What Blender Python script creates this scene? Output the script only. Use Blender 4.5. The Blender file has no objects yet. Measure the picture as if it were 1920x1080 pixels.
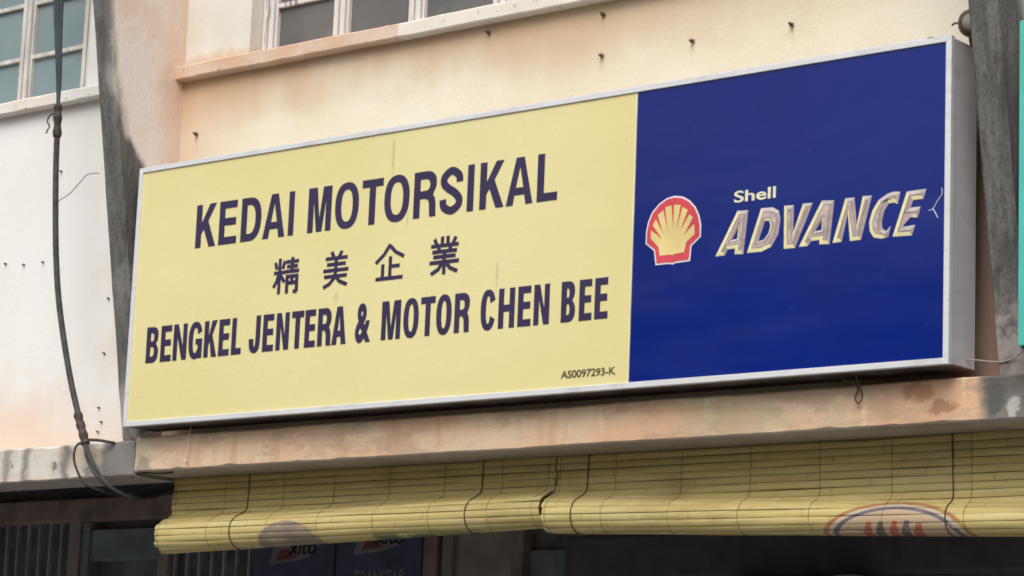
import bpy, bmesh, math, random
from mathutils import Vector, Matrix, noise as mnoise
random.seed(7)
sc = bpy.context.scene
COL = sc.collection

# ------------------------------------------------------------------ camera, sky, sun, exposure
cam = bpy.data.cameras.new('camera'); camo = bpy.data.objects.new('camera', cam); COL.objects.link(camo)
cam.sensor_width = 36.0; cam.lens = 93.8; cam.clip_start = 0.1; cam.clip_end = 2000
YAW, PITCH, ROLL = -0.69505, 0.1825, 0.0407
f = Vector((math.sin(YAW)*math.cos(PITCH), math.cos(YAW)*math.cos(PITCH), math.sin(PITCH)))
r = Vector((math.cos(YAW), -math.sin(YAW), 0)); u = r.cross(f)
r2 = r*math.cos(ROLL) + u*math.sin(ROLL); u2 = -r*math.sin(ROLL) + u*math.cos(ROLL)
m = Matrix((r2, u2, -f)).transposed().to_4x4(); m.translation = (9.167, -8.557, 1.6)
camo.matrix_world = m; sc.camera = camo

SUN_DIR = Vector((0.30, -0.80, 0.98)).normalized()          # towards the sun
world = bpy.data.worlds.new('World'); sc.world = world; world.use_nodes = True
nt = world.node_tree; nt.nodes.clear()
sky = nt.nodes.new('ShaderNodeTexSky'); sky.sky_type = 'NISHITA'; sky.sun_disc = False
sky.sun_elevation = math.asin(SUN_DIR.z); sky.sun_rotation = math.atan2(SUN_DIR.x, SUN_DIR.y)
sky.dust_density = 4.0; sky.air_density = 1.0
hs = nt.nodes.new('ShaderNodeHueSaturation'); hs.inputs['Saturation'].default_value = 0.22
bg = nt.nodes.new('ShaderNodeBackground'); bg.inputs['Strength'].default_value = 0.12
wo = nt.nodes.new('ShaderNodeOutputWorld')
nt.links.new(sky.outputs[0], hs.inputs['Color']); nt.links.new(hs.outputs[0], bg.inputs[0]); nt.links.new(bg.outputs[0], wo.inputs[0])
sl = bpy.data.lights.new('sun', 'SUN'); sl.energy = 1.0; sl.angle = math.radians(40); sl.color = (1.0, 0.95, 0.88)
so = bpy.data.objects.new('sun', sl); COL.objects.link(so); so.rotation_euler = SUN_DIR.to_track_quat('Z', 'Y').to_euler(); so.location = (-6, -12, 14)
sc.view_settings.view_transform = 'Standard'; sc.view_settings.look = 'None'
sc.cycles.filter_width = 1.8
sc.view_settings.exposure = 0.64; sc.view_settings.gamma = 1.0; sc.view_settings.use_curve_mapping = False

# ------------------------------------------------------------------ helpers
WL = {}                                                       # world location of things
def thing(name, loc, label, cat, group=None):
    o = bpy.data.objects.new(name, None); COL.objects.link(o); o.location = loc; o.empty_display_size = 0.1
    WL[o.name] = Vector(loc); return tag(o, label, cat, group)
def tag(o, label=None, cat=None, group=None, kind=None):
    if label: o['label'] = label
    if cat: o['category'] = cat
    if group: o['group'] = group
    if kind: o['kind'] = kind
    return o
def link(name, me, mat=None, parent=None):
    o = bpy.data.objects.new(name, me); COL.objects.link(o)
    if mat is not None:
        if len(me.materials) == 1: me.materials.clear()
        for mm in (mat if isinstance(mat, (list, tuple)) else [mat]): me.materials.append(mm)
    if parent is not None:
        o.parent = parent
        if parent.name in WL: o.matrix_parent_inverse = Matrix.Translation(-WL[parent.name])
    return o
def bmobj(name, bm, mat, parent=None, smooth=False):
    bmesh.ops.recalc_face_normals(bm, faces=bm.faces[:])
    me = bpy.data.meshes.new(name); bm.to_mesh(me); bm.free()
    if smooth: me.polygons.foreach_set('use_smooth', [True]*len(me.polygons))
    return link(name, me, mat, parent)
def addbox(bm, lo, hi):
    v = [bm.verts.new((x, y, z)) for x in (lo[0], hi[0]) for y in (lo[1], hi[1]) for z in (lo[2], hi[2])]
    for q in ((0,1,3,2),(4,6,7,5),(0,4,5,1),(2,3,7,6),(0,2,6,4),(1,5,7,3)): bm.faces.new([v[i] for i in q])
    return v
def box(name, lo, hi, mat, parent=None, bev=0.0):
    bm = bmesh.new(); addbox(bm, lo, hi)
    if bev: bmesh.ops.bevel(bm, geom=bm.edges[:], offset=bev, segments=2, affect='EDGES', profile=0.6)
    return bmobj(name, bm, mat, parent)
def rough_bar(name, lo, hi, mat, parent=None, step=0.06, jit=0.004, bev=0.006, seed=0.0):
    """a long bar along x whose arrises wander, as hand-plastered concrete does"""
    n = max(2, int((hi[0]-lo[0])/step)); bm = bmesh.new(); rings = []
    prof = [(0,0,1,1),(0,0,-1,1)]
    for i in range(n+1):
        x = lo[0] + (hi[0]-lo[0])*i/n; ring = []
        for k, (y, z, sy, sz) in enumerate(((lo[1],lo[2],1,1),(lo[1],hi[2],1,-1),(hi[1],hi[2],-1,-1),(hi[1],lo[2],-1,1))):
            chip = mnoise.noise((x*9, k*7.3+seed, 1.7)); b = bev*(1 + 1.6*max(0, chip-0.30)*1.6*(1 if k < 2 else 0))
            dy = mnoise.noise((x*2.2, k*3.1+seed, 0.2))*jit + mnoise.noise((x*14, k*3.1+seed, 5.2))*jit*0.5; dz = mnoise.noise((x*2.5, k*5.7+seed, 9.1))*jit + mnoise.noise((x*16, k*5.7+seed, 3.1))*jit*0.5
            if k >= 2: dy = dz = 0
            a = (x, y+dy+sy*b, z+dz); c = (x, y+dy, z+dz+sz*b)
            ring += ([c, a] if (k % 2) else [a, c]) if k < 2 else ([a, c] if k == 2 else [c, a])
        rings.append([bm.verts.new(p) for p in ring])
    L = len(rings[0])
    for i in range(n):
        for j in range(L):
            bm.faces.new((rings[i][j], rings[i][(j+1) % L], rings[i+1][(j+1) % L], rings[i+1][j]))
    bm.faces.new(rings[0]); bm.faces.new(rings[-1][::-1])
    return bmobj(name, bm, mat, parent)
def tube(name, pts, rad, mat, parent=None, seg=8, smooth_path=True):
    pts = [Vector(p) for p in pts]
    if smooth_path and len(pts) > 2:
        out = []
        for i in range(len(pts)-1):
            p0 = pts[max(i-1, 0)]; p1 = pts[i]; p2 = pts[i+1]; p3 = pts[min(i+2, len(pts)-1)]
            for k in range(6):
                t = k/6; out.append(0.5*((2*p1) + (p2-p0)*t + (2*p0-5*p1+4*p2-p3)*t*t + (3*p1-p0-3*p2+p3)*t**3))
        pts = out + [pts[-1]]
    bm = bmesh.new(); rings = []; nprev = None; n = len(pts)
    for i, p in enumerate(pts):
        t = (pts[min(i+1, n-1)] - pts[max(i-1, 0)]).normalized()
        if nprev is None: nprev = t.orthogonal().normalized()
        nn = (nprev - t*nprev.dot(t)).normalized(); nprev = nn; b = t.cross(nn)
        rr = rad(i/(n-1)) if callable(rad) else rad
        rings.append([bm.verts.new(p + (nn*math.cos(2*math.pi*k/seg) + b*math.sin(2*math.pi*k/seg))*rr) for k in range(seg)])
    for i in range(n-1):
        for k in range(seg): bm.faces.new((rings[i][k], rings[i][(k+1) % seg], rings[i+1][(k+1) % seg], rings[i+1][k]))
    bm.faces.new(rings[0][::-1]); bm.faces.new(rings[-1])
    return bmobj(name, bm, mat, parent, smooth=True)

class Mat:
    """small builder for procedural materials"""
    def __init__(s, name, rough=0.8, spec=0.3):
        s.m = bpy.data.materials.new(name); s.m.use_nodes = True; s.t = s.m.node_tree
        s.b = s.t.nodes['Principled BSDF']; s.b.inputs['Roughness'].default_value = rough; s.b.inputs['Specular IOR Level'].default_value = spec
        g = s.t.nodes.new('ShaderNodeNewGeometry'); s.P = g.outputs['Position']
        x = s.t.nodes.new('ShaderNodeSeparateXYZ'); s.t.links.new(s.P, x.inputs[0]); s.x, s.y, s.z = x.outputs
    def _in(s, sock, v):
        if isinstance(v, bpy.types.NodeSocket): s.t.links.new(v, sock)
        elif isinstance(v, (tuple, list)): sock.default_value = tuple(v) + ((1,) if len(v) == 3 and sock.type == 'RGBA' else ())
        else: sock.default_value = v
    def math(s, op, a, b=0.0, c=0.0, clamp=False):
        n = s.t.nodes.new('ShaderNodeMath'); n.operation = op; n.use_clamp = clamp
        s._in(n.inputs[0], a); s._in(n.inputs[1], b); s._in(n.inputs[2], c); return n.outputs[0]
    def noise(s, scale=(1, 1, 1), detail=4, rough=0.55, off=(0, 0, 0), vec=None):
        mp = s.t.nodes.new('ShaderNodeMapping'); s.t.links.new(vec or s.P, mp.inputs[0]); mp.inputs['Scale'].default_value = scale; mp.inputs['Location'].default_value = off
        n = s.t.nodes.new('ShaderNodeTexNoise'); n.inputs['Scale'].default_value = 1.0; n.inputs['Detail'].default_value = detail; n.inputs['Roughness'].default_value = rough
        s.t.links.new(mp.outputs[0], n.inputs['Vector']); return n.outputs['Fac']
    def ramp(s, v, lo, hi, a=0.0, b=1.0):
        n = s.t.nodes.new('ShaderNodeMapRange'); n.interpolation_type = 'SMOOTHSTEP'
        s._in(n.inputs[0], v); s._in(n.inputs[1], lo); s._in(n.inputs[2], hi); s._in(n.inputs[3], a); s._in(n.inputs[4], b); return n.outputs[0]
    def mix(s, fac, a, b):
        n = s.t.nodes.new('ShaderNodeMix'); n.data_type = 'RGBA'
        s._in(n.inputs[0], fac); s._in(n.inputs[6], a); s._in(n.inputs[7], b); return n.outputs[2]
    def mul(s, *a):
        v = a[0]
        for q in a[1:]: v = s.math('MULTIPLY', v, q)
        return v
    def color(s, c): s._in(s.b.inputs['Base Color'], c); return s
    def bump(s, h, strength=0.3, dist=0.01):
        n = s.t.nodes.new('ShaderNodeBump'); n.inputs['Strength'].default_value = strength; n.inputs['Distance'].default_value = dist
        s._in(n.inputs['Height'], h); s.t.links.new(n.outputs[0], s.b.inputs['Normal']); return s
    def band(s, v, lo, hi, soft=0.02):
        return s.mul(s.ramp(v, lo-soft, lo+soft), s.ramp(v, hi-soft, hi+soft, 1.0, 0.0))
    def blob(s, cx, cz, rx, rz, soft=0.6, warp=0.0):
        X, Z = s.x, s.z
        if warp:
            X = s.math('ADD', X, s.math('MULTIPLY_ADD', s.noise((7, 7, 7), 6, 0.65, off=(cx, 3, 1)), warp*2, -warp)); Z = s.math('ADD', Z, s.math('MULTIPLY_ADD', s.noise((9, 9, 9), 6, 0.65, off=(2, cx, 5)), warp*1.4, -warp*0.7))
        a = s.math('DIVIDE', s.math('SUBTRACT', X, cx), rx); b = s.math('DIVIDE', s.math('SUBTRACT', Z, cz), rz)
        d = s.math('SQRT', s.math('ADD', s.mul(a, a), s.mul(b, b))); return s.ramp(d, 1-soft, 1.0, 1.0, 0.0)
def plain(name, col, rough=0.7, spec=0.3, var=0.12, metal=0.0, sc_=(6, 6, 6), bump=0.0):
    M = Mat(name, rough, spec); n = M.noise(sc_, 5); M.b.inputs['Metallic'].default_value = metal
    M.color(M.mix(M.ramp(n, 0.3, 0.7), tuple(c*(1-var) for c in col), tuple(min(1, c*(1+var)) for c in col)))
    if bump: M.bump(M.noise(tuple(q*6 for q in sc_), 4), bump, 0.004)
    return M.m

# ------------------------------------------------------------------ materials of the buildings
def m_cream_wall():
    M = Mat('cream_wall_paint', 0.85, 0.2)
    blot = M.noise((1.1, 1, 1.6), 5, off=(3, 0, 1)); fine = M.noise((9, 9, 9), 5); streak = M.noise((3.2, 1, 0.8), 5, 0.62, off=(1, 3, 0))
    c = M.mix(M.ramp(blot, 0.35, 0.7), (0.76, 0.715, 0.59), (0.72, 0.63, 0.46))
    # orange-brown algae and old paint washed down from the window ledge, ragged at its lower edge
    low = M.math('ADD', M.math('MULTIPLY', streak, 0.32), M.math('MULTIPLY', blot, 0.35))
    edge = M.math('ADD', M.z, low)
    st = M.ramp(edge, 4.84, 5.20); st = M.mul(st, M.ramp(M.z, 4.88, 4.90, 1.0, 0.0))
    c = M.mix(M.mul(st, M.ramp(M.x, 1.2, 3.6, 0.82, 0.35)), c, (0.50, 0.30, 0.165))
    # pink tint by the fin on the left
    c = M.mix(M.mul(M.ramp(M.math('ADD', M.x, M.math('MULTIPLY', blot, 0.5)), 0.15, 0.7, 1.0, 0.0), 0.55), c, (0.62, 0.40, 0.26))
    for bx, bz in ((1.846, 4.806), (2.477, 4.611), (2.945, 4.604), (2.477, 4.79), (0.036, 4.575), (3.43, 4.60)):
        c = M.mix(M.mul(M.blob(bx, bz-0.055, 0.010, 0.075, 0.9), M.ramp(fine, 0.3, 0.6), 0.25), c, (0.34, 0.22, 0.13)); c = M.mix(M.mul(M.blob(bx, bz, 0.016, 0.016, 0.5), 0.35), c, (0.32, 0.25, 0.18))
    # upstairs pier is whiter
    up = M.ramp(M.z, 4.895, 4.905)
    cu = M.mix(M.ramp(blot, 0.35, 0.65), (0.74, 0.73, 0.68), (0.66, 0.62, 0.53))
    cu = M.mix(M.mul(M.ramp(M.math('ADD', M.z, M.math('MULTIPLY', fine, 0.12)), 4.99, 5.05, 1.0, 0.0), 0.7), cu, (0.60, 0.38, 0.24))
    c = M.mix(up, c, cu)
    # sign box's shade painted reddish brown on the wall behind it
    c = M.mix(M.mul(M.ramp(M.math('ADD', M.x, M.math('MULTIPLY', blot, 0.3)), 3.75, 4.1), M.ramp(M.math('ADD', M.z, M.math('MULTIPLY', streak, 0.3)), 4.2, 4.45, 1.0, 0.0), 0.88), c, (0.20, 0.105, 0.085))
    c = M.mix(M.ramp(fine, 0.62, 0.8, 0.0, 0.25), c, (0.45, 0.34, 0.24))
    grit = M.noise((90, 90, 90), 4, 0.7); c = M.mix(M.ramp(grit, 0.35, 0.75, 0.0, 0.16), c, (0.40, 0.31, 0.22)); M.color(c).bump(M.noise((34, 34, 34), 7, 0.65), 0.35, 0.005); return M.m
def m_white_wall():
    M = Mat('white_wall_paint', 0.85, 0.2)
    blot = M.noise((1.3, 1, 1.3), 5, off=(5, 2, 0)); fine = M.noise((11, 11, 11), 5); streak = M.noise((9, 1, 0.7), 4)
    c = M.mix(M.ramp(blot, 0.4, 0.75), (0.80, 0.79, 0.77), (0.77, 0.72, 0.67))
    e = M.math('ADD', M.z, M.math('MULTIPLY', blot, -0.7))
    c = M.mix(M.mul(M.ramp(e, 2.75, 3.15, 1.0, 0.0), 0.65), c, (0.72, 0.50, 0.34))
    c = M.mix(M.mul(M.ramp(e, 3.05, 3.45, 1.0, 0.0), M.ramp(blot, 0.45, 0.6), 0.35), c, (0.72, 0.58, 0.50))
    c = M.mix(M.ramp(streak, 0.66, 0.8, 0.0, 0.18), c, (0.42, 0.38, 0.34))
    grit = M.noise((90, 90, 90), 4, 0.7); c = M.mix(M.ramp(grit, 0.4, 0.8, 0.0, 0.10), c, (0.45, 0.42, 0.38)); M.color(c).bump(M.noise((34, 34, 34), 7, 0.65), 0.30, 0.005); return M.m
FIN0, FINK = -0.17, -0.182                                    # front edge of a fin: y = FIN0 + FINK*(z-3.25)
def fin_y(z): return FIN0 + FINK*(z-3.25)
def m_fin(name, paint, reach, rise):
    """weathered concrete fin: black-grey mould on the nosing, paint surviving further in"""
    M = Mat(name, 0.9, 0.15)
    d = M.math('SUBTRACT', M.y, M.math('MULTIPLY_ADD', M.z, FINK, FIN0 - FINK*3.25))
    n1 = M.noise((5, 5, 1.4), 6, 0.6); n2 = M.noise((26, 26, 2.2), 5); n3 = M.noise((3, 3, 3), 5, off=(2, 7, 4))
    grow = M.math('MULTIPLY', M.math('MAXIMUM', M.math('SUBTRACT', 4.52, M.z), 0.0), rise)
    lim = M.math('ADD', M.math('ADD', reach, grow), M.math('MULTIPLY_ADD', n1, 0.24, -0.12))
    mould = M.ramp(M.math('SUBTRACT', d, lim), -0.03, 0.05, 1.0, 0.0)
    g = M.mix(M.ramp(n2, 0.3, 0.7), (0.105, 0.102, 0.097), (0.185, 0.18, 0.17))
    g = M.mix(M.ramp(n3, 0.56, 0.66, 0.0, 0.5), g, (0.27, 0.265, 0.25))
    g = M.mix(M.ramp(n1, 0.58, 0.70, 0.0, 0.5), g, (0.05, 0.049, 0.048))
    pit = M.noise((70, 70, 45), 6, 0.7, off=(1, 1, 3)); g = M.mix(M.ramp(pit, 0.52, 0.60, 0.0, 0.40), g, (0.055, 0.054, 0.052)); g = M.mix(M.ramp(pit, 0.40, 0.33, 0.0, 0.28), g, (0.30, 0.29, 0.27))
    drip = M.noise((60, 60, 1.1), 4, 0.6, off=(4, 2, 8)); g = M.mix(M.ramp(drip, 0.62, 0.72, 0.0, 0.35), g, (0.33, 0.32, 0.30))
    p = M.mix(M.ramp(n3, 0.35, 0.7), paint, tuple(c*k for c, k in zip(paint, (0.95, 0.80, 0.70))))
    p = M.mix(M.mul(M.ramp(M.y, -0.20, -0.02), 0.55), p, (0.74, 0.51, 0.38))
    low = M.mul(M.ramp(M.math('ADD', M.z, M.math('MULTIPLY', n1, 0.35)), 3.45, 3.60, 1.0, 0.0), M.ramp(n3, 0.42, 0.5))
    c = M.mix(mould, p, g); c = M.mix(M.mul(low, 0.8), c, (0.46, 0.40, 0.37))
    M.color(c).bump(M.noise((30, 30, 18), 8, 0.7), 0.7, 0.010); return M.m
def m_fascia(name, base, alt, greys, rust):
    M = Mat(name, 0.88, 0.2)
    streak = M.noise((9, 2, 1.2), 5, 0.6); blot = M.noise((2.2, 2, 4), 5, off=(1, 0, 6)); fine = M.noise((20, 20, 20), 5)
    c = M.mix(M.ramp(blot, 0.36, 0.64), base, alt)
    c = M.mix(M.ramp(streak, 0.52, 0.72, 0.0, 0.55), c, rust)
    c = M.mix(M.ramp(streak, 0.28, 0.40, 0.55, 0.0), c, tuple(min(0.8, q*1.35+0.05) for q in alt))
    bl2 = M.noise((3.6, 3, 8), 7, 0.68, off=(7, 2, 3)); c = M.mix(M.ramp(bl2, 0.50, 0.60, 0.0, 0.50), c, tuple(q*k for q, k in zip(base, (0.62, 0.70, 0.80)))); bl3 = M.noise((1.3, 3, 5), 6, 0.65, off=(2, 9, 5)); c = M.mix(M.ramp(bl3, 0.55, 0.66, 0.0, 0.6), c, (0.46, 0.36, 0.22))
    c = M.mix(M.mul(M.ramp(M.math('ADD', M.z, M.math('MULTIPLY', bl2, 0.03)), 2.942, 2.955, 1.0, 0.0), 0.6), c, (0.70, 0.58, 0.46))
    for x0, x1 in greys:
        xx = M.math('ADD', M.x, M.math('MULTIPLY_ADD', M.noise((6, 2, 9), 4), 0.12, -0.06))
        g = M.mix(M.ramp(blot, 0.35, 0.6), (0.10, 0.098, 0.093), (0.20, 0.195, 0.185)); c = M.mix(M.mul(M.band(xx, x0, x1, 0.03), 0.94), c, g)
    for cx, cz, rx, rz, col, k in ((4.46, 3.02, 0.05, 0.09, (0.10, 0.10, 0.095), 0.8), (4.53, 2.97, 0.03, 0.06, (0.62, 0.61, 0.58), 0.7), (4.16, 3.05, 0.10, 0.05, (0.36, 0.18, 0.09), 0.75), (4.27, 2.985, 0.08, 0.035, (0.33, 0.17, 0.09), 0.75), (0.06, 2.96, 0.07, 0.05, (0.25, 0.22, 0.19), 0.7), (0.07, 3.05, 0.09, 0.05, (0.58, 0.52, 0.38), 0.7), (-0.57, 2.99, 0.025, 0.035, (0.14, 0.12, 0.10), 0.8), (-0.88, 3.0, 0.012, 0.012, (0.05, 0.045, 0.04), 0.9), (-0.30, 2.95, 0.10, 0.04, (0.22, 0.215, 0.20), 0.8)):
        wv = M.noise((11, 11, 11), 5, 0.65, off=(cx, 0, cz)); bb = M.blob(cx, cz, rx*1.3, rz*1.3, 0.9, 0.10); c = M.mix(M.mul(M.ramp(M.math('MULTIPLY', bb, M.math('ADD', wv, 0.5)), 0.18, 0.75), k), c, col)
    c = M.mix(M.mul(M.ramp(fine, 0.64, 0.76), 0.22), c, tuple(q*0.5 for q in base))
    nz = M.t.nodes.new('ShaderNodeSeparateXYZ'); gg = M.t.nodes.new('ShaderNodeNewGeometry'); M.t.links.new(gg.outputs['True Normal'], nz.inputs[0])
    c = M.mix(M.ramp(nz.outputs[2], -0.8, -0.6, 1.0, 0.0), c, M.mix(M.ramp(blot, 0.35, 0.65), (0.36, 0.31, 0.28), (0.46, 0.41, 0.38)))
    M.color(c).bump(M.math('ADD', M.noise((20, 20, 20), 8, 0.68), M.math('MULTIPLY', streak, 0.8)), 0.6, 0.010); return M.m
CREAM, WHITE = m_cream_wall(), m_white_wall()
FINL = m_fin('left_fin_concrete', (0.80, 0.73, 0.67), 0.035, 0.9)
FINR = m_fin('right_fin_concrete', (0.46, 0.45, 0.42), 0.16, 0.3)
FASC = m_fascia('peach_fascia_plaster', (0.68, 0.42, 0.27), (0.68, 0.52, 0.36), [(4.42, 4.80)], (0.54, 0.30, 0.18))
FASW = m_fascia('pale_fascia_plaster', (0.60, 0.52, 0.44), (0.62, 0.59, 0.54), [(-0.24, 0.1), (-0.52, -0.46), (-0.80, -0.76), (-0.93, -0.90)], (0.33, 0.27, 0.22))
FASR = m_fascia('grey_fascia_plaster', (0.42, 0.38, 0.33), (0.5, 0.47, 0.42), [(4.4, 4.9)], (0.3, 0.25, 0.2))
def m_ledge(name, a, b, whitefrom=None):
    M = Mat(name, 0.85, 0.2); n = M.noise((3.5, 3, 7), 5, off=(0, 4, 2)); fine = M.noise((24, 24, 24), 5)
    c = M.mix(M.ramp(n, 0.38, 0.62), a, b)
    if whitefrom is not None:
        c = M.mix(M.ramp(M.math('ADD', M.x, M.math('MULTIPLY', n, 0.02)), whitefrom, whitefrom+0.01), c, (0.74, 0.69, 0.60))
    c = M.mix(M.ramp(fine, 0.62, 0.72, 0.0, 0.55), c, (0.34, 0.24, 0.17))
    M.color(c).bump(fine, 0.3, 0.005); return M.m
LEDGE = m_ledge('peach_ledge_plaster', (0.62, 0.41, 0.28), (0.66, 0.52, 0.41), 1.36)
LEDGEW = m_ledge('white_ledge_plaster', (0.74, 0.66, 0.58), (0.76, 0.74, 0.70))
def m_wood():
    M = Mat('flaking_white_window_paint', 0.7, 0.25); n = M.noise((45, 45, 3), 5, 0.6)
    c = M.mix(M.ramp(n, 0.55, 0.66), (0.66, 0.63, 0.60), (0.20, 0.125, 0.10)); M.color(c).bump(n, 0.3, 0.003); return M.m
WOOD = m_wood()
WOODW = plain('grey_white_window_paint', (0.55, 0.52, 0.48), 0.6, 0.3, 0.22, sc_=(20, 20, 4))
def m_pane(name, a, b, rough):
    M = Mat(name, rough, 0.5); oi = M.t.nodes.new('ShaderNodeObjectInfo'); dirt = M.noise((5, 5, 9), 6, 0.65); c = M.mix(M.ramp(M.noise((1.4, 1, 1.1), 3), 0.35, 0.65), a, b); c = M.mix(M.mul(oi.outputs['Random'], 0.35), c, tuple(q*0.55 for q in a)); c = M.mix(M.ramp(dirt, 0.55, 0.75, 0.0, 0.30), c, (0.35, 0.33, 0.30)); M.color(c); M.bump(M.noise((60, 60, 60), 2), 0.05, 0.002); return M.m
GLASS = m_pane('dusty_grey_glass', (0.085, 0.088, 0.088), (0.15, 0.145, 0.14), 0.32)
GLASSB = m_pane('frosted_blue_grey_glass', (0.20, 0.275, 0.29), (0.26, 0.32, 0.325), 0.34)
STEEL = plain('rusty_bolt_steel', (0.10, 0.075, 0.055), 0.7, 0.4, 0.3, sc_=(40, 40, 40))
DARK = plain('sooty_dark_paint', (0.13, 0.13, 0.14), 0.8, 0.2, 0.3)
DARKBROWN = plain('dark_brown_paint', (0.21, 0.16, 0.145), 0.8, 0.2, 0.25)
DARKTEAL = plain('dark_teal_board', (0.16, 0.20, 0.205), 0.7, 0.2, 0.25)
GREYDARK = plain('grimy_grey_paint', (0.27, 0.24, 0.225), 0.8, 0.2, 0.2)
BARS = plain('grille_steel', (0.27, 0.28, 0.30), 0.6, 0.4, 0.25)
SOFFIT = plain('grimy_soffit_plaster', (0.34, 0.29, 0.26), 0.9, 0.2, 0.16, bump=0.2)
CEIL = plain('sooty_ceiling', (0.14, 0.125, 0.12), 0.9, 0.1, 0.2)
FLOOR = plain('cement_floor', (0.30, 0.29, 0.275), 0.85, 0.2, 0.2, bump=0.2)

# ------------------------------------------------------------------ ground and added skyline ring
def sheet(name, x0, x1, y0, y1, z, mat, n=1):
    bm = bmesh.new(); vs = [bm.verts.new(p) for p in ((x0, y0, z), (x1, y0, z), (x1, y1, z), (x0, y1, z))]; bm.faces.new(vs)
    return tag(bmobj(name, bm, mat), kind='structure')
ASPH = plain('asphalt', (0.12, 0.118, 0.112), 0.9, 0.3, 0.25, sc_=(1.5, 1.5, 1.5), bump=0.3)
sheet('ground', -600, 600, -600, 600, 0.0, ASPH)
bm = bmesh.new(); addbox(bm, (-30, -0.35, 0.0), (30, 2.6, 0.15)); tag(bmobj('pavement', bm, FLOOR), kind='structure')
bm = bmesh.new(); hv = []  # unseen ridge, added to block low sky from the sign's reflection
for i in range(81):
    a = math.radians(90 + 360*i/80); row = []
    for j, (rad, h) in enumerate(((70, -0.5), (80, 11), (95, 24.5), (130, 29), (220, -1))):
        k = 1 + 0.16*mnoise.noise((math.cos(a)*3, math.sin(a)*3, j*0.7)); row.append(bm.verts.new((math.cos(a)*rad, math.sin(a)*rad, h*k if h > 0 else h)))
    hv.append(row)
for i in range(80):
    for j in range(4): bm.faces.new((hv[i][j], hv[i+1][j], hv[i+1][j+1], hv[i][j+1]))
tag(bmobj('added_skyline_ring', bm, plain('skyline_ring_green', (0.05, 0.07, 0.035), 0.9, 0.1, 0.5, sc_=(0.3, 0.3, 0.3)), smooth=True), kind='structure')

# ------------------------------------------------------------------ shophouse row
PITCH_X = 4.641; TOPZ = 6.7
def fin(parent, x0, mat):
    bm = bmesh.new(); n = 40; rings = []
    for i in range(n+1):
        z = 3.07 + (TOPZ-3.07)*i/n; y = fin_y(z); w = 0.004
        j = lambda k: mnoise.noise((x0+k*3.3, z*3.5, k))*0.006 + mnoise.noise((x0+k*3.3, z*17, k))*0.003
        rings.append([bm.verts.new(p) for p in ((x0, 0.05, z), (x0+j(3)*0.5, y+0.01+w, z), (x0+0.012, y+j(1), z), (x0+0.108, y+j(2), z), (x0+0.12+j(4)*0.5, y+0.01+w, z), (x0+0.12, 0.05, z))])
    for i in range(n):
        for k in range(6): bm.faces.new((rings[i][k], rings[i][(k+1) % 6], rings[i+1][(k+1) % 6], rings[i+1][k]))
    bm.faces.new(rings[0]); bm.faces.new(rings[-1])
    return bmobj('fin', bm, mat, parent)
def wall_with_opening(name, x0, x1, z0, z1, ox0, ox1, oz0, oz1, mat, parent, th=0.22):
    bm = bmesh.new()
    xs = [x0, ox0, ox1, x1]; zs = [z0, oz0, oz1, z1]
    vf = {}
    for yi, y in enumerate((0.0, th)):
        for i in range(4):
            for k in range(4): vf[yi, i, k] = bm.verts.new((xs[i], y, zs[k]))
    for yi in (0, 1):
        for i in range(3):
            for k in range(3):
                if (i, k) != (1, 1): bm.faces.new([vf[yi, a, b] for a, b in ((i, k), (i+1, k), (i+1, k+1), (i, k+1))])
    def strip(a, b): bm.faces.new((vf[0, a[0], a[1]], vf[0, b[0], b[1]], vf[1, b[0], b[1]], vf[1, a[0], a[1]]))
    for i in range(3): strip((i, 0), (i+1, 0)); strip((i, 3), (i+1, 3)); strip((0, i), (0, i+1)); strip((3, i), (3, i+1))
    strip((1, 1), (2, 1)); strip((1, 2), (2, 2)); strip((1, 1), (1, 2)); strip((2, 1), (2, 2))
    return bmobj(name, bm, mat, parent)
def window(parent, x0, x1, z0, z1, posts, bars, wood, glass, y=0.08, pw=0.085):
    """timber window: posts at the given x, panes between, glazing bars at the given z"""
    fr = box('window', (x0, y+0.012, z1-0.07), (x1, y+0.075, z1), wood, parent, 0.004)     # head; the rest hang from it
    box('bottom_rail', (x0, y+0.01, z0-0.01), (x1, y+0.07, z0+0.022), wood, fr, 0.004)
    for a in posts:
        box('post', (a, y+0.014, z0+0.02), (a+pw, y+0.07, z1-0.068), wood, fr, 0.004)
        for s in (0.008, pw-0.036): box('stile', (a+s, y-0.006, z0+0.024), (a+s+0.028, y+0.02, z1-0.072), wood, fr, 0.004)
    for a, b in zip(posts[:-1], posts[1:]):
        zz = [z0+0.02] + bars + [z1-0.07]
        for k in range(len(zz)-1):
            box('pane', (a+pw-0.004, y+0.036, zz[k]), (b+0.004, y+0.042, zz[k+1]), glass, fr)
        for zb in bars: box('glazing_bar', (a+pw-0.003, y+0.016, zb-0.011), (b+0.003, y+0.05, zb+0.011), wood, fr, 0.003)
    for a in posts[1:-1:2]: box('hinge', (a+0.004, y-0.012, z0+0.42), (a+0.03, y-0.004, z0+0.50), STEEL, fr, 0.001)
    return fr
def bolt(parent, x, z, ln=0.034, rad=0.0065):
    bm = bmesh.new()
    for rr, y0, y1, s in ((rad, 0.01, -ln, 8), (rad*2.0, -ln*0.28, -ln*0.55, 6)):
        mt = Matrix.Translation((x, (y0+y1)/2, z)) @ Matrix.Rotation(math.radians(90), 4, 'X') @ Matrix.Rotation(random.uniform(-0.2, 0.2), 4, 'X')
        bmesh.ops.create_cone(bm, cap_ends=True, segments=s, radius1=rr, radius2=rr*0.9, depth=abs(y1-y0), matrix=mt)
    return bmobj('anchor_bolt', bm, STEEL, parent)
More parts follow.
